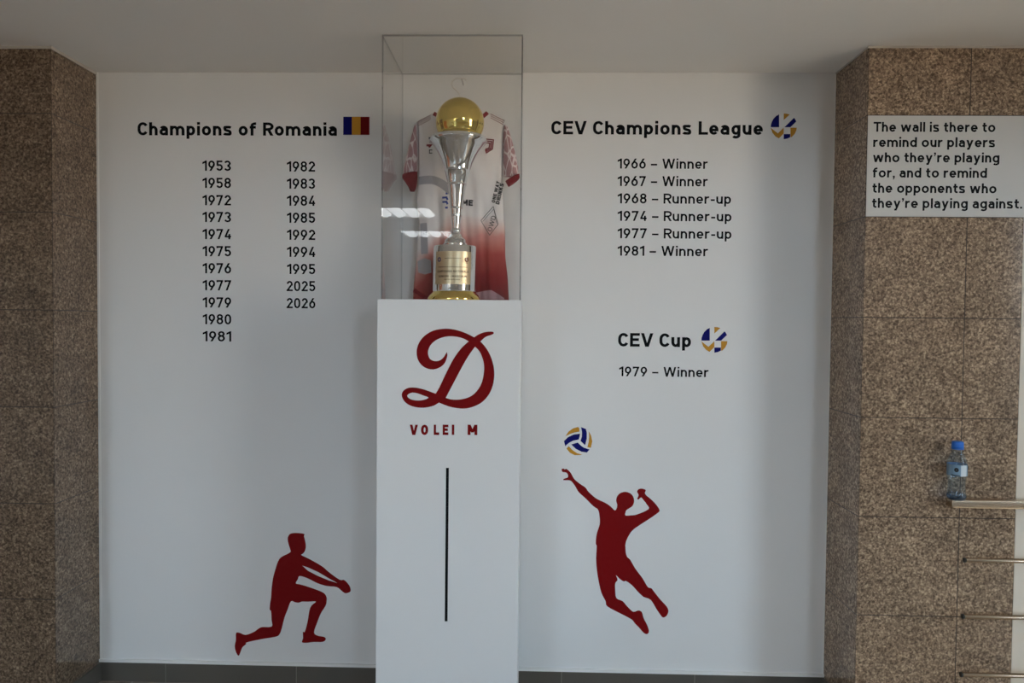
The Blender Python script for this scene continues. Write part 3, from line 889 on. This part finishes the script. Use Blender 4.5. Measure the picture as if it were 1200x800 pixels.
def jersey_mat():
    m = pm('white jersey cloth with red fade', (0.8, 0.78, 0.78), 0.7, spec=0.25)
    b = m.node_tree.nodes['Principled BSDF']
    g = N(m, 'ShaderNodeNewGeometry'); sp = N(m, 'ShaderNodeSeparateXYZ'); L(m, g.outputs['Position'], sp.inputs[0])
    mz = N(m, 'ShaderNodeMapRange'); zt, zb = jp(560, 245)[1], jp(560, 352)[1]
    mz.inputs['From Min'].default_value = zb; mz.inputs['From Max'].default_value = zt
    L(m, sp.outputs['Z'], mz.inputs['Value'])
    mxr = N(m, 'ShaderNodeMapRange'); mxr.inputs['From Min'].default_value = jp(487, 300)[0]; mxr.inputs['From Max'].default_value = jp(525, 300)[0]
    mxr.inputs['To Min'].default_value = 0.42; mxr.inputs['To Max'].default_value = 0.0
    L(m, sp.outputs['X'], mxr.inputs['Value'])
    no = N(m, 'ShaderNodeTexNoise'); no.inputs['Scale'].default_value = 14; L(m, g.outputs['Position'], no.inputs['Vector'])
    ad = N(m, 'ShaderNodeMath', operation='ADD'); L(m, mz.outputs[0], ad.inputs[0]); L(m, mxr.outputs[0], ad.inputs[1])
    ml = N(m, 'ShaderNodeMath', operation='MULTIPLY_ADD'); L(m, no.outputs['Fac'], ml.inputs[0]); ml.inputs[1].default_value = 0.14; L(m, ad.outputs[0], ml.inputs[2])
    cr = N(m, 'ShaderNodeValToRGB'); el = cr.color_ramp.elements
    el[0].position = 0.12; el[0].color = (0.15, 0.004, 0.007, 1)
    el[1].position = 1.0; el[1].color = (0.80, 0.77, 0.77, 1)
    for p_, c_ in ((0.34, (0.22, 0.012, 0.015)), (0.58, (0.40, 0.075, 0.065)), (0.76, (0.60, 0.27, 0.24)), (0.9, (0.74, 0.60, 0.58))):
        k_ = el.new(p_); k_.color = (*c_, 1)
    L(m, ml.outputs[0], cr.inputs[0]); L(m, cr.outputs[0], b.inputs['Base Color'])
    return m


def lace_mat():
    """pink sleeve cloth crossed by thin white lines"""
    m = pm('pink sleeve cloth with white lines', (0.5, 0.25, 0.27), 0.7, spec=0.25)
    b = m.node_tree.nodes['Principled BSDF']
    g = N(m, 'ShaderNodeNewGeometry')
    mp = N(m, 'ShaderNodeMapping'); mp.inputs['Scale'].default_value = (1.0, 1.0, 0.32); mp.inputs['Rotation'].default_value = (0, 0.3, 0)
    L(m, g.outputs['Position'], mp.inputs[0])
    vo = N(m, 'ShaderNodeTexVoronoi', feature='DISTANCE_TO_EDGE'); vo.inputs['Scale'].default_value = 52
    L(m, mp.outputs[0], vo.inputs['Vector'])
    cr = N(m, 'ShaderNodeValToRGB'); el = cr.color_ramp.elements
    el[0].position = 0.04; el[0].color = (0.76, 0.68, 0.69, 1); el[1].position = 0.10; el[1].color = (0.44, 0.25, 0.27, 1)
    L(m, vo.outputs['Distance'], cr.inputs[0]); L(m, cr.outputs[0], b.inputs['Base Color'])
    return m


M['jersey'] = jersey_mat(); M['sleeve'] = lace_mat()
M['jersey_red'] = pm('dark red ribbing', (0.20, 0.006, 0.014), 0.7, spec=0.25)
M['jersey_grey'] = pm('grey jersey panel', (0.42, 0.41, 0.44), 0.7, spec=0.25)
M['jersey_white'] = pm('white jersey trim', (0.78, 0.75, 0.75), 0.7, spec=0.25)
M['jersey_black'] = pm('black print', (0.008, 0.008, 0.01), 0.7)
M['jersey_blue'] = pm('blue print', (0.02, 0.06, 0.35), 0.7)
M['jersey_lining'] = pm('grey pink inside cloth', (0.36, 0.22, 0.25), 0.8)

jo = jp(540, 350)
jer = empty('jersey', (jo[0], JY, jo[1]), 'white sports jersey fading to red at the hem, hanging behind the trophy', 'jersey')
ledge = [(142, 488.5), (150, 489.5), (170, 490), (200, 490.5), (235, 488), (262, 491), (285, 489.5), (310, 487), (338, 484.5), (353, 484)]
redge = [(140, 591.5), (150, 591), (180, 590), (215, 588.5), (245, 590), (270, 592), (300, 592), (325, 595), (353, 596.5)]


def interp(tab, y):
    if y <= tab[0][0]: return tab[0][1]
    for (y0, x0), (y1, x1) in zip(tab, tab[1:]):
        if y <= y1: return x0 + (x1 - x0) * (y - y0) / (y1 - y0)
    return tab[-1][1]


def ytop(x):
    return interp([(488, 143), (500, 137), (511, 132), (522, 138), (539, 150), (556, 138), (570, 131), (581, 135.5), (592, 141)], x)


def jersey_front(px, py):
    """depth of the cloth (distance forward of the middle plane) at a photograph position on it"""
    xl, xr = interp(ledge, py), interp(redge, py)
    u = min(1, max(0, (px - xl) / (xr - xl)))
    t = min(1, max(0, (py - ytop(px)) / 55.0))
    b = (max(0.0, 4 * u * (1 - u)) ** 0.55) * (0.010 + 0.030 * t)
    k = min(1, max(0, (py - 200) / 130.0))
    b += k * (0.007 * math.sin(px * 0.33 + py * 0.02) + 0.004 * math.sin(px * 0.61 - py * 0.035 + 1.0)) * min(1, 5 * u * (1 - u))
    b += (1 - k) * 0.0025 * math.sin(px * 0.25 - py * 0.09) * min(1, 5 * u * (1 - u))
    return b


bm = bmesh.new(); NU, NV = 56, 64
fr = []; bk = []
for i in range(NU + 1):
    cf = []; cb = []
    for j in range(NV + 1):
        v = j / NV; py = 130 + v * (352.6 - 130)
        xl, xr = interp(ledge, py), interp(redge, py)
        px = xl + (xr - xl) * i / NU
        yt = ytop(px); py2 = yt + (352.6 - yt) * v
        xl, xr = interp(ledge, py2), interp(redge, py2); px = xl + (xr - xl) * i / NU
        q = jp(px, py2); dpt = jersey_front(px, py2)
        cf.append(bm.verts.new((q[0], JY - dpt, q[1])))
        edge = i in (0, NU) or j == 0
        cb.append(cf[-1] if edge else bm.verts.new((q[0], JY + 0.35 * dpt, q[1])))
    fr.append(cf); bk.append(cb)
for i in range(NU):
    for j in range(NV):
        bm.faces.new((fr[i][j], fr[i][j + 1], fr[i + 1][j + 1], fr[i + 1][j]))
        q = [bk[i][j], bk[i + 1][j], bk[i + 1][j + 1], bk[i][j + 1]]
        q2 = []
        for v in q:
            if v not in q2: q2.append(v)
        if len(q2) > 2:
            try: bm.faces.new(q2)
            except ValueError: pass
bmesh.ops.recalc_face_normals(bm, faces=bm.faces[:])
link('body', bm, M['jersey'], jer, True)


def on_jersey(u, v, h):
    q = jp(u, v)
    return Vector((q[0], JY - jersey_front(u, v) - 0.0012 - h, q[1]))


def fine(pts, n=8):
    out = []
    for a_, b_ in zip(pts, pts[1:]):
        for k in range(n): out.append((a_[0] + (b_[0] - a_[0]) * k / n, a_[1] + (b_[1] - a_[1]) * k / n))
    return out + [pts[-1]]


def strip(name, pts, wd, mat, closed=False, t=0.0008, lab=None):
    f = Flat(); f.ribbon(fine(pts), wd, closed); o = f.build(name, mat, on_jersey, t, jer)
    if lab: o['label'] = lab
    return o


strip('collar', [(508.5, 133.5), (513, 136.5), (522, 143), (532, 151), (539, 155), (546, 151), (556, 144), (566, 137.5), (571.5, 132.5)], 4.6, M['jersey_red'], lab='dark red neckband')
for sx in ((489.5, 505, 1), (575, 590.5, -1)):
    f = Flat()
    for k in range(3):
        a_, b_ = sx[0], sx[1]
        if sx[2] == 1: f.ribbon(fine([(a_ + .5 * k, 143.0 + 2.3 * k), (b_, 135.6 + 2.3 * k)]), .55)
        else: f.ribbon(fine([(a_, 134.2 + 2.3 * k), (b_ - .5 * k, 141.6 + 2.3 * k)]), .55)
    f.build('shoulder_stripes', M['jersey_red'], on_jersey, 0.0006, jer)
strip('chest_band', catmull([(491.5, 212.5), (500, 212), (508, 212.6), (516, 215.5), (523, 220), (530, 226)], 3), 9.5, M['jersey_grey'], lab='curved grey band across the chest')
strip('side_panel', catmull([(497, 262), (497.5, 272), (498, 284), (498.5, 298)], 3), 8.5, M['jersey_grey'], lab='grey panel down the side')
f = Flat()
for k in range(12): f.ribbon(fine([(490.5 + 1.35 * k, 303 + abs(k - 6) * .5), (491.5 + 1.3 * k, 322 - abs(k - 6) * .4)], 6), 1.5)
tag(f.build('lower_side_panel', M['jersey_grey'], on_jersey, 0.0007, jer), 'grey patch low on the side')
strip('hem', [(485, 339.5), (491, 343.5), (497, 347.5), (503, 351)], 4.8, M['jersey_red'], lab='dark red turned hem')
f = Flat()
tri = [(557, 351), (557, 343), (566, 341), (575, 340), (583, 344), (591, 349.5), (590, 351)]
for x in range(557, 591, 2):
    ya, yb = interp([(557, 343.5), (566, 341.5), (576, 340), (584, 344.5), (592, 350)], x), interp([(557, 343.5), (566, 341.5), (576, 340), (584, 344.5), (592, 350)], x + 2)
    f.poly([(x, 351), (x + 2, 351), (x + 2, min(yb, 350.8)), (x, min(ya, 350.8))])
tag(f.build('lining', M['jersey_lining'], on_jersey, 0.0012, jer), 'grey pink inside cloth showing at the hem')
# crest
f = Flat()
for k, s in enumerate((0, 2.2, 4.4)):
    f.ribbon(fine([(566.5 + s * .3, 164.5 + s), (578.5 - s * .9, 165 + s), (577.5 - s * .9, 176 - s * .2), (570.5, 181 - s), (569.5, 177.5 - s * .3)], 4), 1.3)
f.build('crest', M['jersey_red'], on_jersey, 0.0007, jer)
f = Flat(); f.ribbon(fine([(503, 163), (510.5, 162.6)], 4), 2.0); f.ribbon(fine([(505, 162), (504.8, 168.5)], 3), 1.3); f.build('maker_mark', M['jersey_black'], on_jersey, 0.0007, jer)
f = Flat(); f.ribbon(fine([(507.5, 177.3), (504.2, 177), (504.2, 181), (507.5, 181)], 3), 1.0); f.build('maker_mark', M['jersey_black'], on_jersey, 0.0007, jer)
f.build('maker_mark', M['jersey_black'], on_jersey, 0.0007, jer)
f = Flat(); f.ribbon(fine([(500.5, 171.5), (505.5, 171.5), (503.5, 174)], 4), 2.4); f.build('patch', M['jersey_red'], on_jersey, 0.0007, jer)


def jersey_text(name, txt, x0, y0, length, cap, ang, wt, mat):
    g = lettering(txt, 0, length, 0, cap, wt, True)
    ca, sa = math.cos(math.radians(ang)), math.sin(math.radians(ang))
    f = Flat(); f.add(g, lambda u, v: (x0 + u * ca - v * sa, y0 - u * sa - v * ca))
    return f.build(name, mat, on_jersey, 0.0007, jer)


jersey_text('sponsor_lettering', 'ME', 542.5, 242.2, 11.8, 6.8, -3, .24, M['jersey_black'])
jersey_text('sponsor_lettering', 'ONE WAY', 580.2, 239, 26, 4.0, 77, .24, M['jersey_black'])
jersey_text('sponsor_lettering', 'DRINKS', 585.2, 240.5, 25.5, 4.4, 78, .24, M['jersey_black'])
jersey_text('sponsor_lettering', 'OWD', 576.5, 272.5, 18.5, 5.2, 74, .12, M['jersey_black'])
f = Flat(); f.ribbon(fine([(578.5, 243), (564.2, 259.6), (574.2, 276.5), (584, 263.5), (578.5, 243)][:-1], 6), .6, False)
f.ribbon(fine([(584, 263.5), (578.5, 243)], 6), .6); f.ribbon(fine([(579.5, 245.5), (566, 260.8)], 5), .4); f.ribbon(fine([(579.2, 247), (582.5, 262.5)], 5), .4)
f.build('sponsor_diamond', M['jersey_black'], on_jersey, 0.0007, jer)
f = Flat()
for p_ in ([(523.5, 228.5), (526, 228.3)], [(519.5, 233.5), (524.5, 233), (525.8, 236)], [(519.8, 238.5), (524.5, 238.2), (525.8, 241)], [(523, 245), (526, 245)]): f.ribbon(fine(p_, 4), 2.2)
f.build('sponsor_mark', M['jersey_blue'], on_jersey, 0.0007, jer)


def sleeve(name, ring, mat, cuffring):
    bm = bmesh.new(); rs = []
    for (x, y, hw, dp) in ring:
        q = jp(x, y); s = (CAM_D + JY) / F_PX
        rs.append([bm.verts.new((q[0] + hw * s * math.cos(a), JY - 0.006 + dp * math.sin(a), q[1] + 0.0)) for a in (2 * math.pi * k / 20 for k in range(20))])
    for A, B in zip(rs, rs[1:]):
        for k in range(20): bm.faces.new((A[k], A[(k + 1) % 20], B[(k + 1) % 20], B[k]))
    bm.faces.new(rs[0]); bm.faces.new(rs[-1][::-1])
    bmesh.ops.recalc_face_normals(bm, faces=bm.faces[:])
    o = link(name, bm, mat, jer, True)
    bm = bmesh.new(); rs = []
    for (x, y, hw, dp, sl) in cuffring:
        q = jp(x, y); s = (CAM_D + JY) / F_PX
        rs.append([bm.verts.new((q[0] + hw * s * math.cos(a), JY - 0.006 + dp * math.sin(a), q[1] + sl * s * math.cos(a))) for a in (2 * math.pi * k / 20 for k in range(20))])
    for A, B in zip(rs, rs[1:]):
        for k in range(20): bm.faces.new((A[k], A[(k + 1) % 20], B[(k + 1) % 20], B[k]))
    bm.faces.new(rs[0]); bm.faces.new(rs[-1][::-1])
    bmesh.ops.recalc_face_normals(bm, faces=bm.faces[:])
    tag(link('cuff', bm, M['jersey_red'], o, True), 'dark red cuff')


sleeve('sleeve', [(487.5, 146, 1.2, .004), (486.3, 155, 2.6, .010), (484.8, 168, 4.6, .017), (483, 185, 6.8, .022), (481.5, 198, 8.2, .025), (481, 205, 8.2, .025)], M['sleeve'],
       [(480.6, 203.5, 8.8, .027, 2), (480.6, 209, 9.0, .027, 0), (481.8, 214, 7.2, .022, -1), (483.2, 220, 4.6, .016, -1), (483.6, 224.5, 2.6, .01, 0)])
sleeve('sleeve', [(592.5, 147, 1.6, .004), (593.6, 156, 3.6, .012), (595.4, 168, 5.6, .018), (597, 182, 7.4, .022), (598.5, 196, 8.6, .024), (599.2, 207, 8.8, .024)], M['sleeve'],
       [(600.5, 208.5, 8.2, .027, 4.5), (602, 212.5, 7.2, .026, 4.6), (602.2, 214.5, 6.2, .02, 4.6)])

# ------------------------------------------------------------------ sign on the right pier
SX0, SX1 = XR + .002, XE - .002
sz1, sz0 = ZJ + 2 * .4 - .002, ZJ + .4 + .001
sg = empty('wall_sign', ((SX0 + SX1) / 2, -DP, sz0), 'white sign board with six lines of black text on the right granite pier', 'sign')
bm = bmesh.new(); box(bm, SX0, SX1, -DP - .003, -DP, sz0, sz1); board = link('board', bm, M['sign'], sg)
SP = -DP - .003
for txt, x0, x1, yb in (('The wall is there to', 1023.5, 1166.2, 154.5), ('remind our players', 1023.2, 1165.8, 172.3), ('who they’re playing', 1022.9, 1171.0, 190.2),
                        ('for, and to remind', 1022.6, 1156.4, 208.1), ('the opponents who', 1022.2, 1167.5, 226.1), ('they’re playing against.', 1021.8, 1197.6, 243.9)):
    a_, b_ = at(x0, yb - .3, SP), at(x1, yb + .3, SP)
    cap = at(x0, yb - 11.5, SP).z - at(x0, yb, SP).z
    for wf in words(txt, a_.x, b_.x, (a_.z + b_.z) / 2, cap, .18, True, .13): wf.build('word', M['black_vinyl'], on_plane(SP), .0006, board)

# ------------------------------------------------------------------ handrail
RY_ = -DP - .052
rail = empty('handrail', (2.06, RY_, 0), 'stainless steel handrail with thin bars in front of the right granite pier', 'handrail')
zt = at(1112, 584.0, RY_).z; zb = at(1112, 593.8, RY_).z
bm = bmesh.new(); box(bm, at(1112, 589, RY_).x, 3.3, RY_ - .024, RY_ + .024, zb, zt); bevel(bm, .006, 3)
link('top_rail', bm, M['steel'], rail, True)
for px, py in ((1130, 656), (1128, 722), (1126, 790)):
    q = at(px, py, RY_)
    bm = bmesh.new(); tube(bm, [(q.x, RY_, q.z), (3.3, RY_, q.z)], .0088, 14); o = link('bar', bm, M['steel'], rail, True)
    bm = bmesh.new(); tube(bm, [(q.x - .002, RY_, q.z), (q.x + .004, RY_, q.z)], .0098, 14); link('end_plug', bm, M['dark'], o)
q = at(1124, 858, RY_)
bm = bmesh.new(); tube(bm, [(q.x, RY_, q.z), (3.3, RY_, q.z)], .0088, 14); link('bar', bm, M['steel'], rail, True)
for xx in (2.12, 3.2):
    bm = bmesh.new(); tube(bm, [(xx, RY_, 0.0), (xx, RY_, zb + .004)], .0195, 20); link('post', bm, M['steel'], rail, True)
    bm = bmesh.new(); tube(bm, [(xx, RY_, 0.0), (xx, RY_, .012)], .045, 24); link('base_plate', bm, M['steel'], rail)

# ------------------------------------------------------------------ water bottle on the rail
M['bottle'] = clear('clear blue plastic', (0.80, 0.89, 0.97), 1.45, 0.03)
M['bottle_base'] = clear('blue tinted plastic base', (0.45, 0.62, 0.86), 1.45, 0.05)
M['cap'] = pm('bright blue cap', (0.02, 0.16, 0.62), 0.4)
M['label'] = pm('pale blue label', (0.20, 0.33, 0.46), 0.5)
M['label_white'] = pm('white label panel', (0.62, 0.68, 0.72), 0.5)
bx, by = at(1120.6, 584, RY_).x, RY_
bs = (CAM_D + by) / F_PX
zz = lambda y: zt + (584 - y) * bs
bot = empty('water_bottle', (bx, by, zt), 'small clear plastic water bottle with blue cap standing on the steel rail', 'bottle')


def shell(name, prof, mat, parent, seg=40, cap=False):
    bm = bmesh.new(); lathe(bm, [(r * bs, zz(y)) for y, r in prof], seg, bx, by, cap=cap)
    return link(name, bm, mat, parent, True)


shell('body', [(578, 9.9), (575, 9.3), (570, 9.0), (564, 8.9), (560, 9.4), (557, 10.2), (556, 10.4), (543, 10.4), (541, 10.2), (538, 9.6), (535.5, 8.6), (532.5, 7.3), (530, 6.2), (527.5, 5.6), (525, 5.5), (522, 5.4)], M['bottle'], bot)
shell('base', [(582.0, 3.0), (583.9, 7.0), (583.8, 8.6), (582.6, 9.8), (580.5, 10.3), (578, 9.9)], M['bottle_base'], bot)
shell('cap', [(524.6, 5.9), (524.4, 6.3), (518.2, 6.1), (517.2, 5.6), (517, 4.8)], M['cap'], bot, cap=True)
shell('neck_ring', [(526.2, 5.7), (526.0, 6.5), (525.2, 6.5), (525.0, 5.7)], M['cap'], bot, cap=True)
lb = shell('label', [(556, 10.55), (543.2, 10.55)], M['label'], bot)
onb = lambda u, v, h: Vector((bx + (10.6 * bs + h) * math.sin(u / 10.6 - 0.53), by - (10.6 * bs + h) * math.cos(u / 10.6 - 0.53), zz(v)))
f = Flat()
for k in range(8): f.poly([(4 + k * .9, 556), (4.9 + k * .9, 556), (4.9 + k * .9, 543.4), (4 + k * .9, 543.4)])
f.build('label_panel', M['label_white'], onb, .0003, lb)
f = Flat(); f.ribbon(arc(-.5, 548.8, 1.3, 1.5, 0, 360, 16), 2.0, True); f.build('label_mark', M['dark'], onb, .0003, lb)
f = Flat(); f.ribbon(fine([(-6, 554.9), (3, 555.2)], 6), .9); f.build('label_line', M['dark'], onb, .0003, lb)
